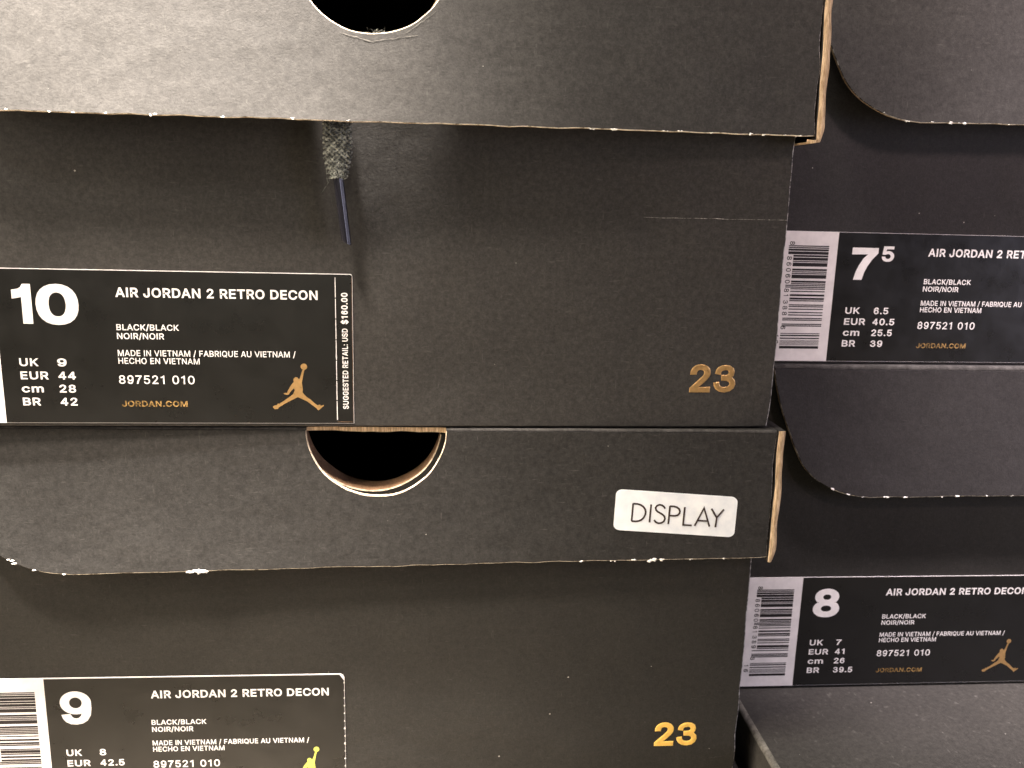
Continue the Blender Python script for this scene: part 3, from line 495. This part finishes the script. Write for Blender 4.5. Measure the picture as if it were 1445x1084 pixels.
    # torn white chips along the rubbed lower edge
    rnd = random.Random(seed*31+5); mc = MB()
    for u, size, num in chips:
        for k in range(num):
            uu = u+rnd.gauss(0, size*1.3) if num > 1 else u
            sz = size*rnd.uniform(.55, 1.1)
            cy = bl(uu) if uu > 1.75+end_shift else None
            if cy is None:
                e_ = min(pts, key=lambda p: abs(p[0]-uu)); cy = e_[1]
            cy += rnd.uniform(-.01, .03)*1.0
            m_ = rnd.randint(8, 13)
            loop = [(uu+sz*rnd.uniform(.25, 1.3)*1.25*math.cos(2*math.pi*i/m_), cy+sz*.75*rnd.uniform(.25, 1.25)*math.sin(2*math.pi*i/m_)) for i in range(m_)]
            w_ = flap_w(prof, uu, cy, ft, b0)-.012-.004*k
            cen = (uu, w_-.02, cy)
            for i in range(m_):
                a, c = loop[i], loop[(i+1) % m_]
                mc.face([cen, (a[0], w_+.012, a[1]), (c[0], w_+.012, c[1])], CHIP)
    if mc.f: mc.build('torn_paper_chips', lid, off)
    return lid

# ------------------------------------------------------------------ label
LA = {'0': '0001101', '1': '0011001', '2': '0010011', '3': '0111101', '4': '0100011', '5': '0110001', '6': '0101111', '7': '0111011', '8': '0110111', '9': '0001011'}
LG = {k: ''.join('1' if c == '0' else '0' for c in v)[::-1] for k, v in LA.items()}
def barcode(mb, code, digits, w0):
    inv = lambda s: ''.join('1' if c == '0' else '0' for c in s)
    bits = [('101', 1)] + [(LA[c], i == 0) for i, c in enumerate(code[:6])] + [('01010', 1)] + [(inv(LA[c]), i == 5) for i, c in enumerate(code[6:])] + [('101', 1)]
    mod = 2.60/95; v = -.425
    def bars(bits, v):
        for s, tall in bits:
            i = 0
            while i < len(s):
                j = i
                while j < len(s) and s[j] == s[i]: j += 1
                if s[i] == '1':
                    a = v-i*mod+.0035; c = v-j*mod-.0035; u0 = -1.63 if tall else -1.45
                    mb.face([(u0, w0, c), (-.29, w0, c), (-.29, w0, a), (u0, w0, a)], INK_BLACK)
                i = j
            v -= len(s)*mod
        return v
    bars(bits, v)
    for a, c in ((0, .025), (.055, .10), (.15, .19), (.235, .25), (.27, .285), (.305, .32), (.34, .355), (.375, .39), (.425, .51)):
        mb.face([(-1.65, w0, -3.25-c), (-.32, w0, -3.25-c), (-.32, w0, -3.25-a), (-1.65, w0, -3.25-a)], INK_BLACK)
    if digits:
        def dig(ch, u, v):
            cap = .16; wd = .115
            # text runs downwards, its top to the right
            put_text(mb, ch, 0, wd if ch != '1' else .05, 0, cap, .022, INK_BLACK, w0-.001, place=lambda x, y: (u+y, v+wd/2-x))
        dig(code[0], -1.60, -.355)
        for i, c in enumerate(code[1:6]): dig(c, -1.655, -.83-.188*i)
        for i, c in enumerate(code[6:11]): dig(c, -1.655, -1.86-.188*i)
        dig(code[11], -1.66, -3.07); dig('1', -1.86, -3.37); dig('6', -1.86, -3.54)

JUMP = [(7.99, -2.63), (7.96, -2.75), (7.93, -2.89), (7.91, -3.0), (7.92, -3.09), (7.93, -3.2), (7.92, -3.27), (7.96, -3.33), (8.04, -3.41), (8.14, -3.48), (8.23, -3.57), (8.32, -3.64), (8.4, -3.62), (8.4, -3.65), (8.45, -3.65), (8.49, -3.63), (8.5, -3.66), (8.45, -3.7), (8.39, -3.75), (8.35, -3.79), (8.32, -3.77), (8.3, -3.73), (8.18, -3.64), (8.04, -3.53), (7.9, -3.46), (7.79, -3.41), (7.71, -3.45), (7.56, -3.53), (7.4, -3.62), (7.26, -3.71), (7.24, -3.75), (7.15, -3.76), (7.11, -3.72), (7.1, -3.68), (7.16, -3.65), (7.22, -3.64), (7.24, -3.59), (7.27, -3.61), (7.39, -3.53), (7.54, -3.42), (7.66, -3.33), (7.69, -3.26), (7.71, -3.21), (7.69, -3.16), (7.64, -3.21), (7.58, -3.27), (7.55, -3.33), (7.5, -3.35), (7.44, -3.34), (7.4, -3.31), (7.44, -3.29), (7.5, -3.29), (7.52, -3.23), (7.58, -3.12), (7.65, -3.02), (7.69, -2.98), (7.68, -2.92), (7.69, -2.88), (7.74, -2.84), (7.79, -2.85), (7.82, -2.89), (7.85, -2.89), (7.88, -2.81), (7.91, -2.71), (7.93, -2.64)]

def size_label(root, off, size, rows, code, digits, price, emblem_mat, label, warn=0):
    uE = 9.33 if price else 8.87; vB = -4.17
    # paper slip, white underside showing along the top and the torn right edge
    c = .06 if price else .12
    o = [(-2.12, vB), (uE, vB), (uE, .03-c), (uE-c*.4, .03-c*.3), (uE-c, .03), (-2.12, .03)]
    mb = MB(); th = .02
    mb.tris([o], -th, LABEL_WHITE)
    for i in range(len(o)):
        a, b_ = o[i], o[(i+1) % len(o)]
        mb.face([(a[0], -.001, a[1]), (b_[0], -.001, b_[1]), (b_[0], -th, b_[1]), (a[0], -th, a[1])], LABEL_BLACK if digits and b_[0] > -2 else LABEL_WHITE)
    slip = mb.build('size_label', root, off); slip['label'] = label
    m = MB(); w0 = -.0245
    tl = .008 if not digits else .028
    if price:
        ring = [(0, vB+.012), (uE-.012, vB+.012), (uE-.012, -.02), (uE-.03, 0), (uE-.06, .012), (0, .012)]
    else:
        ring = [(0, vB+.012), (uE-.01, vB+.012), (uE-.01, -.2), (uE-.1, -.07), (uE-.15, tl-.008), (0, tl-.008)]
    m.tris([ring], w0, LABEL_BLACK)
    if price:                                   # dashed tear line and hairline round the price strip
        for k in range(7):
            a = -.07-k*.575; m.box((8.856, -.029, max(a-.545, -4.09)), (8.876, -.026, a), LABEL_WHITE)
        m.box((9.305, -.028, -4.12), (9.313, -.026, -.05), KRAFT_IN); m.box((8.87, -.028, -4.125), (9.303, -.026, -4.117), KRAFT_IN)
    else:                                       # bitten paper where the strip was torn off
        rnd = random.Random(len(size)*7+int(size[0]))
        for k in range(15):
            v_ = -.27-k*.262; r_ = rnd.uniform(.022, .045)
            lp = [(uE-.012+min(.02, r_*.7*math.cos(q*.9)), v_+r_*rnd.uniform(.7, 1.2)*math.sin(q*.9)) for q in range(7)]
            m.tris([lp], w0-.003, CHIP)
    m.build('printed_face', slip, off)
    bc = MB(); barcode(bc, code, digits, -.0225); bc.build('barcode', slip, off)
    t = MB(); wt = -.029
    for s, u0, u1, v0, cap, bold in size_rows(size): put_text(t, s, u0, u1, v0, cap, bold, INK_WHITE, wt)
    put_text(t, 'AIR JORDAN 2 RETRO DECON', 3.08, 8.39, -.69, .255, .042, INK_WHITE, wt)
    put_text(t, 'BLACK/BLACK', 3.05, 4.68, -1.585, .165, .024, INK_WHITE, wt)
    put_text(t, 'NOIR/NOIR', 3.05, 4.28, -1.825, .165, .024, INK_WHITE, wt)
    put_text(t, 'MADE IN VIETNAM / FABRIQUE AU VIETNAM /', 3.04, 7.76, -2.29, .165, .020, INK_WHITE, wt)
    put_text(t, 'HECHO EN VIETNAM', 3.04, 5.18, -2.505, .165, .020, INK_WHITE, wt)
    put_text(t, '897521', 3.02, 4.22, -3.06, .235, .018, INK_WHITE, wt); put_text(t, '010', 4.43, 5.02, -3.06, .235, .018, INK_WHITE, wt)
    for i, (k, val, k1, v1) in enumerate(rows):
        v0 = -2.59-.362*i
        put_text(t, k, .475, k1, v0, .215, .036, INK_WHITE, wt)
        put_text(t, val, 1.45, v1, v0, .215, .036, INK_WHITE, wt)
    if price:
        put_text(t, 'SUGGESTED RETAIL: USD', 0, 2.28, 0, .155, .035, INK_WHITE, wt, place=lambda x, y: (9.18-y*-1-.155, -3.745+x) if False else (9.185-y, -3.745+x))
        put_text(t, '$160.00', 0, .865, 0, .175, .050, INK_WHITE, wt, place=lambda x, y: (9.195-y, -1.345+x))
    t.build('lettering', slip, off)
    g = MB(); put_text(g, 'JORDAN.COM', 3.06, 4.80, -3.70, .165, .045, INK_GOLD, wt); g.build('web_address', slip, off)
    e = MB(); e.tris([JUMP], wt, emblem_mat)
    e.tris([[(7.975+.088*math.cos(-a*math.pi/12), -2.545+.088*math.sin(-a*math.pi/12)) for a in range(24)]], wt-.002, emblem_mat)
    e.build('emblem', slip, off)
    return slip
def size_rows(size):
    if size == '10': return [('1', .44, .93, -1.44, 1.06, .070), ('0', 1.03, 2.12, -1.45, 1.07, .064)]
    if size == '9': return [('9', .41, 1.32, -1.51, 1.08, .046)]
    if size == '8': return [('8', .45, 1.42, -1.49, 1.07, .062)]
    return [('7', .50, 1.38, -1.48, 1.03, .056), ('5', 1.51, 1.93, -.88, .49, .050)]

def gold_number(root, off, u0, u1, v0, cap, mat):
    L = text_loops('23', .060, -.09); mb = MB()
    xs = [p[0] for g in L for P in g for p in P]; ys = [p[1] for g in L for P in g for p in P]
    a, b_, lo, hi = min(xs), max(xs), min(ys), max(ys)
    for g in L:
        for kq, P in enumerate(g):
            Q = [(u0+(x-a)/(b_-a)*(u1-u0), v0+(y-lo)/(hi-lo)*cap) for x, y in P]
            I = offset(Q, -.022)
            mb.tris([I], -.014-.0008*kq, mat)
            for i in range(len(Q)):
                j = (i+1) % len(Q)
                mb.face([(Q[j][0], -.001, Q[j][1]), (Q[i][0], -.001, Q[i][1]), (I[i][0], -.014, I[i][1]), (I[j][0], -.014, I[j][1])], mat)
    return mb.build('gold_number', root, off)

def scratch(mb, a, c, wd, seed, mat, w0=-.004):
    n = 26; up = []; dn = []
    for i in range(n+1):
        t_ = i/n; u = a[0]+(c[0]-a[0])*t_; v = a[1]+(c[1]-a[1])*t_+.02*noise.noise(Vector((t_*9, seed, 0)))
        h = wd*(.35+.9*abs(noise.noise(Vector((t_*23, seed, 3)))))*min(1, t_*5+.2)
        up.append((u, w0, v+h/2)); dn.append((u, w0, v-h/2))
    mb.grid([dn, up], mat, False)

STACK = 'stacked black shoe boxes'
def shoe_box(pos, yaw, label, uL, uR, top, lidspec=None, matf=CARD, matl=CARD, seed=1, depth=DEPTH):
    """pos: world place (cm) of the label's inner top corner on the front face"""
    x, y, z = pos
    n = Vector((-math.sin(yaw), math.cos(yaw))); e = Vector((math.cos(yaw), math.sin(yaw)))
    o2 = Vector((x, y)) + e*MID + n*(depth/2)
    root = empty('shoe_box', (o2.x*S, o2.y*S, (z+EYE+BOTTOM)*S), yaw, label, 'shoe box', STACK)
    off = (-MID, -depth/2, -BOTTOM)
    box_body(root, off, uL, uR, top-.23, lidspec['inner'], matf, seed, depth)
    if lidspec:
        box_lid(root, off, uL, uR, top, lidspec['b0'], lidspec['b1'], lidspec['hole'], lidspec['prof'], matl, seed, lidspec.get('shift', 0), lidspec.get('chips', []), depth, lidspec.get('foldr', .07))
    return root, off

# ------------------------------------------------------------------ floor
fm = MB(); fm.face([(-150, -150, 0), (150, -150, 0), (150, 120, 0), (-150, 120, 0)], FLOOR)
fl = fm.build('floor'); fl['kind'] = 'structure'

YA, YB = .09643, .07785
# ------------------------------------------------------------------ left stack
rA, oA = shoe_box((-13.713, 22.5, -2.095), YA, 'black shoe box labelled size 10 with a shoelace hanging down its front', -2.25, 21.46, 7.95,
    dict(b0=3.91, b1=3.99, hole=(9.95, 8.06, 1.95), inner=(9.8, 7.95, 1.95), prof=[(-4, .62), (1, .70), (8, .74), (14, .55), (22, .26)], shift=-1.2,
         chips=[(1.2, .035, 1), (2.2, .02, 2), (2.75, .05, 1), (3.5, .03, 2), (4.6, .045, 2), (6.3, .025, 3), (8.0, .025, 4), (9.4, .02, 4), (15.6, .03, 4), (16.2, .045, 3), (17.6, .04, 2), (18.0, .055, 2), (18.9, .03, 2), (19.9, .05, 2), (20.3, .025, 3), (20.9, .03, 2), (21.3, .028, 3)]),
    CARD, CARD, 1)
size_label(rA, oA, '10', [('UK', '9', .97, 1.69), ('EUR', '44', 1.20, 1.90), ('cm', '28', 1.04, 1.88), ('BR', '42', .94, 1.89)], '886060813930', False, True, FOIL, 'glossy black size 10 label with a price strip at its right end')
gold_number(rA, oA, 18.95, 20.32, -3.22, .84, FOIL)
mb = MB(); scratch(mb, (17.15, 1.74), (21.44, 1.76), .016, 3, WORN_BODY); mb.build('crease', rA, oA)

PA = [(-4, .62), (1, .70), (8, .74), (14, .55), (22, .26)]
mb = MB()
scratch(mb, (9.15, 6.10), (10.0, 5.90), .035, 5, FOLD_RUB, -.012); scratch(mb, (9.9, 5.91), (11.1, 6.12), .028, 6, FOLD_RUB, -.012)
scratch(mb, (10.75, 6.12), (11.55, 6.72), .03, 7, FOLD_RUB, -.012)
lidA = [c for c in rA.children if c.name.split('.')[0] == 'lid'][0]
mb.build('crease', lidA, oA, lambda u, w_, v: (u, w_+flap_w(PA, u, v, 7.88, 3.91), v))
rB, oB = shoe_box((-13.737, 23.057, -14.307), YB, 'black shoe box labelled size 9 with a white DISPLAY sticker on its lid', -2.25, 21.35, 7.90,
    dict(b0=3.58, b1=3.93, hole=(9.93, 7.86, 1.97), inner=(9.77, 7.9, 1.98), shift=-.45, prof=[(-2, .34), (4, .24), (10, .14), (16, .10), (22, .10)],
         chips=[(-.3, .06, 3), (.35, .05, 1), (1.15, .04, 1), (4.85, .11, 5), (4.6, .04, 3), (16.0, .025, 3), (16.9, .035, 2), (17.6, .05, 2), (18.1, .075, 3), (18.5, .09, 3), (19.3, .025, 2), (20.3, .02, 3)]),
    CARD_SMOOTH, CARD_SHADED_LID, 2)
size_label(rB, oB, '9', [('UK', '8', .93, 1.64), ('EUR', '42.5', 1.16, 2.16), ('cm', '27', 1.04, 1.88), ('BR', '41', .94, 1.85)], '886060813916', False, False, FOIL_GREEN_GLINT, 'glossy black size 9 label with a torn perforated right edge')
gold_number(rB, oB, 18.66, 20.05, -2.72, .85, FOIL_LIT)
mb = MB(); scratch(mb, (20.45, -3.2), (21.0, -3.13), .02, 8, FOLD); mb.build('scratch', rB, oB)

# the DISPLAY sticker lies on the lid flap, a little crooked
def on_flap(u, v, lift): return flap_w([(-2, .34), (4, .24), (10, .14), (16, .10), (22, .10)], u, v, 7.83, 3.58)-lift
TL, TR, BR_, BL = (16.91, 6.10), (20.59, 5.85), (20.56, 4.59), (16.87, 4.84)
def st(a, b_):
    p = [TL[c]*(1-a)*b_+TR[c]*a*b_+BR_[c]*a*(1-b_)+BL[c]*(1-a)*(1-b_) for c in (0, 1)]
    return p[0], p[1]
rc = .06; ra = rc*1.3/3.7*2.6; loop = []
for cx, cy, a0 in ((1-ra, 2.4*ra, -math.pi/2), (1-ra, 1-2.4*ra, 0), (ra, 1-2.4*ra, math.pi/2), (ra, 2.4*ra, math.pi)):
    loop += [st(cx+ra*math.cos(a0+q*math.pi/12), cy+2.4*ra*math.sin(a0+q*math.pi/12)) for q in range(7)]
mb = MB(); mb.tris([loop], 0, STICKER)
for i in range(len(loop)):
    a, b_ = loop[i], loop[(i+1) % len(loop)]
    mb.face([(a[0], .012, a[1]), (b_[0], .012, b_[1]), (b_[0], 0, b_[1]), (a[0], 0, a[1])], STICKER)
stick = mb.build('display_sticker', rB, oB, lambda u, w_, v: (u, w_+on_flap(u, v, .016), v), cut=[(0, 1.3), (2, .8)])
stick['label'] = 'crooked white rounded sticker reading DISPLAY'
STROKES = [[(17.43, 5.66), (17.41, 5.11)], [(17.43, 5.655), (17.56, 5.645), (17.66, 5.615), (17.74, 5.56), (17.80, 5.48), (17.82, 5.40), (17.81, 5.31), (17.77, 5.22), (17.70, 5.15), (17.62, 5.115), (17.53, 5.105), (17.41, 5.112)],
    [(17.97, 5.63), (17.95, 5.07)],
    [(18.40, 5.50), (18.36, 5.56), (18.30, 5.605), (18.22, 5.62), (18.15, 5.59), (18.11, 5.53), (18.125, 5.46), (18.18, 5.405), (18.25, 5.365), (18.33, 5.32), (18.39, 5.26), (18.41, 5.18), (18.38, 5.10), (18.31, 5.055), (18.22, 5.045), (18.14, 5.08), (18.085, 5.145)],
    [(18.54, 5.58), (18.52, 5.02)], [(18.54, 5.575), (18.66, 5.57), (18.75, 5.545), (18.82, 5.49), (18.85, 5.42), (18.84, 5.35), (18.79, 5.295), (18.71, 5.275), (18.53, 5.285)],
    [(18.99, 5.55), (18.968, 4.995), (19.235, 4.975)],
    [(19.32, 4.96), (19.575, 5.52), (19.775, 4.94)], [(19.405, 5.13), (19.70, 5.112)],
    [(19.80, 5.50), (19.98, 5.22), (20.18, 5.475)], [(19.98, 5.22), (19.955, 4.92)]]
mb = MB(); hw = .027
for k, P in enumerate(STROKES):
    L_, R_ = [], []
    for i, p in enumerate(P):
        a = P[max(i-1, 0)]; c = P[min(i+1, len(P)-1)]
        d1 = Vector((p[0]-a[0], p[1]-a[1])); d2 = Vector((c[0]-p[0], c[1]-p[1]))
        if d1.length < 1e-6: d1 = d2
        if d2.length < 1e-6: d2 = d1
        d1.normalize(); d2.normalize(); m_ = d1+d2; m_.normalize(); nn = Vector((-m_.y, m_.x)); kk = hw/max(.45, nn.dot(Vector((-d1.y, d1.x))))
        L_.append((p[0]+nn.x*kk, -.0012*k, p[1]+nn.y*kk)); R_.append((p[0]-nn.x*kk, -.0012*k, p[1]-nn.y*kk))
    mb.grid([R_, L_], INK_BROWN, False)
mb.build('lettering', stick, oB, lambda u, w_, v: (u, w_+on_flap(u, v, .021), v))

# the box under the size 9 box that carries the left stack
zB = -14.307+BOTTOM
shoe_box((-13.2, 23.4, zB-7.95), YB+.012, 'black shoe box at the foot of the left stack under the size 9 box', -2.25, 21.4, 7.94,
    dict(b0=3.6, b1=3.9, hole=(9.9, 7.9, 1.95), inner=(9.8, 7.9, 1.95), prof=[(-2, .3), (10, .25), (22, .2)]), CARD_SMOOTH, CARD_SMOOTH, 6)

# ------------------------------------------------------------------ right stack, set back
rD, oD = shoe_box((10.330, 27.847, -.732), .1017, 'black shoe box labelled size 7.5, uppermost of the set-back right stack', -2.15, 21.4, 7.75,
    dict(b0=3.34, b1=3.66, hole=(9.9, 7.8, 1.95), inner=(9.8, 7.8, 1.95), prof=[(-2, .56), (4, .62), (12, .6), (22, .4)], shift=.02,
         chips=[(.6, .03, 1), (1.25, .06, 2), (2.1, .03, 2), (2.7, .06, 4), (3.15, .05, 3), (4.6, .03, 3), (5.1, .02, 2)]),
    CARD_SHADED, CARD, 3)
size_label(rD, oD, '75', [('UK', '6.5', .97, 1.95), ('EUR', '40.5', 1.20, 2.20), ('cm', '25.5', 1.04, 2.16), ('BR', '39', .94, 1.87)], '886060813886', True, False, FOIL, 'glossy black size 7.5 label with a white barcode strip')
zE = -12.676
rE, oE = shoe_box((10.406, 28.023, zE), .08273, 'black shoe box labelled size 8, beneath the size 7.5 box', -2.15, 21.4, 7.68,
    dict(b0=3.15, b1=3.40, hole=(9.9, 7.75, 1.95), inner=(9.8, 7.75, 1.95), prof=[(-2, .22), (4, .26), (12, .3), (22, .25)], shift=0, foldr=.13,
         chips=[(.5, .05, 3), (1.0, .04, 2), (1.5, .02, 2), (2.35, .05, 3), (3.1, .05, 2), (4.3, .03, 2), (4.75, .06, 2), (5.9, .02, 2), (6.8, .02, 2)]),
    CARD_SMOOTH, CARD_SHADED, 4)
size_label(rE, oE, '8', [('UK', '7', .97, 1.65), ('EUR', '41', 1.20, 1.80), ('cm', '26', 1.04, 1.84), ('BR', '39.5', .94, 2.17)], '886060813893', True, False, FOIL, 'glossy black size 8 label with a white barcode strip')

# the box below, turned lengthways towards the viewer; only its lid top shows
topC = zE+BOTTOM-.02
rootC = empty('shoe_box', (0, 0, 0), .08273, 'unmarked black shoe box whose bare lid top juts out under the size 8 box', 'shoe box', STACK)
rootC.location = ((7.72+11.9)*S, 34*S, 0)
ca, sa = math.cos(.08273), math.sin(.08273)
HC = topC+EYE
lm = MB(); r = .17
x0, x1, y0, y1 = -12.0, 14.5, -16.0, 20.0
def lid_ring(inset, z): return [(x0+inset, y0+inset, z), (x1-inset, y0+inset, z), (x1-inset, y1-inset, z), (x0+inset, y1-inset, z)]
rows = [lid_ring(0, HC-4.2)] + [lid_ring(r-r*math.cos(math.pi/2*i/5), HC-r+r*math.sin(math.pi/2*i/5)) for i in range(6)]
lm.grid(rows[:2], CARD, False, True); lm.grid(rows[1:], FOLD_RUB, True, True)
lm.face(rows[-1], CARD_DUSTY)
lm.build('lid', rootC, cut=[(1, 3.0)])
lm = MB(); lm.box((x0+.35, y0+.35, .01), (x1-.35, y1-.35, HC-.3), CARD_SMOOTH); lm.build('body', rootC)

# ------------------------------------------------------------------ shoelace
n = Vector((-math.sin(YA), math.cos(YA))); e = Vector((math.cos(YA), math.sin(YA)))
pl = Vector((-13.713, 22.5)) + e*9.0
lace = empty('shoelace', (pl.x*S, pl.y*S, (-2.095+.6+EYE)*S), YA, 'dark grey woven shoelace end with plastic tip, hanging from under the upper left lid', 'shoelace')
lo = (-9.0, 0, -.6)
rnd = random.Random(4)
bm_ = MB()
def lace_c(v):                                     # centre line, half width, half thickness, depth
    t_ = (4.6-v)/2.0
    u = 9.02+.06*t_ if v > 3.2 else 9.056
    hw_ = .345 if v > 3.15 else .345-.135*min(1, (3.15-v)/.55)
    return u-.01, hw_, .085+.03*max(0, (3.0-v)), -.24-.26*max(0, min(1, (4.4-v)/.8))
def capsule(mb, c, d, rad, ln, flat=.7):
    d = d.normalized(); up = Vector((0, 1, 0)); s = d.cross(up).normalized(); q = d.cross(s).normalized()
    rows = []
    for i in range(5):
        a = -math.pi/2+math.pi*i/4; rr = rad*max(.12, math.cos(a)); p = c+d*(ln*math.sin(a))
        rows.append([tuple(p+s*rr*math.cos(k*math.pi/3)+q*rr*flat*math.sin(k*math.pi/3)) for k in range(6)])
    mb.grid(rows, YARN, True, True)
v = 4.75; row = 0
while v > 2.58:
    u, hw_, ht, wc = lace_c(v); cols = 5
    for k in range(cols+1):
        x = -1+2*k/cols if row % 2 else -1+2*(k+.5)/cols
        if abs(x) > 1.001: continue
        z = v+rnd.uniform(-.01, .01)
        for fb in (1, -1):
            c = Vector((u+x*hw_*.93, wc-fb*ht*math.sqrt(max(.04, 1-x*x*.85)), z))
            sg = 1 if row % 2 else -1
            capsule(bm_, c, Vector((sg*1.0+rnd.uniform(-.15, .15), rnd.uniform(-.1, .1), .8)), hw_/cols*.62, .075*rnd.uniform(.9, 1.15), .55)
    v -= .062; row += 1
rows = []
for i in range(24):
    v = 4.75-2.12*i/23; u, hw_, ht, wc = lace_c(v)
    rows.append([(u+hw_*.93*math.cos(a*math.pi/8), wc+ht*.8*math.sin(a*math.pi/8), v) for a in range(16)])
bm_.grid(rows, INSIDE, True, True)
def fibre(mb, p, d, ln, rad, curl):
    pts = []; p = Vector(p); d = Vector(d).normalized()
    for i in range(8):
        pts.append(p.copy()); p += d*ln/7
        d = (d+Vector((rnd.uniform(-curl, curl), rnd.uniform(-curl, curl)*.4, rnd.uniform(-curl, curl)))).normalized()
    rows = [[tuple(q+Vector((rad*math.cos(k*2.094), rad*math.sin(k*2.094), 0))) for k in range(3)] for q in pts]
    mb.grid(rows, YARN, True, True)
for k in range(46):
    v = rnd.uniform(2.58, 3.5); u, hw_, ht, wc = lace_c(v); sd = rnd.choice((-1, 1))
    if k < 22: fibre(bm_, (u+sd*hw_*.95, wc-.03, v), (sd*.8, -.2, rnd.uniform(-.7, .4)), rnd.uniform(.06, .16), .0045, .5)
    else: fibre(bm_, (u+rnd.uniform(-.2, .2), wc-ht, 2.66+rnd.uniform(-.05, .06)), (rnd.uniform(-.6, .6), -.2, -1), rnd.uniform(.05, .13), .005, .4)
fibre(bm_, (8.70, -.25, 3.0), (-.02, 0, -1), .55, .006, .12); fibre(bm_, (8.80, -.26, 2.52), (-.45, 0, -1), .44, .006, .1)
bm_.build('braid', lace, lo)
ag = MB(); rows = []
for i in range(30):
    t_ = i/29; v = 2.70-1.82*t_; u = 9.03+.20*t_; rad = .135-.012*t_
    row_ = []
    for a in range(56):
        an = 2*math.pi*a/56; rr = rad*(1+.10*max(0, math.cos(an-math.pi*1.2))**12)
        d_ = (an-math.radians(309)+math.pi) % (2*math.pi)-math.pi
        if abs(d_) < .50: rr = rad*math.cos(.50)/math.cos(d_)*1.03
        row_.append((u+rr*math.cos(an), -.47+.09*t_+rr*math.sin(an), v-.05*math.cos(an)*(1 if i == 29 else 0)))
    rows.append(row_)
ag.grid(rows, AGLET, True, True)
cx = rows[-1]; ag.face(cx[::-1], AGLET); ag.face(rows[0], AGLET)
ag.build('aglet', lace, lo)
# crumpled loop of the same lace showing at the foot of the upper thumb hole
kn = MB()
for k in range(60):
    c = Vector((10.05+rnd.gauss(0, .17), .15+rnd.uniform(-.1, .25), 6.16+abs(rnd.gauss(0, .07))))
    capsule(kn, c, Vector((rnd.uniform(-1, 1), rnd.uniform(-.3, .3), rnd.uniform(-.5, 1))), .03, .07)
for k in range(14): fibre(kn, (10.05+rnd.gauss(0, .2), .05, 6.2), (rnd.uniform(-1, 1), -.3, rnd.uniform(.1, 1)), rnd.uniform(.1, .25), .005, .6)
kn.build('lace_knot', lace, lo)
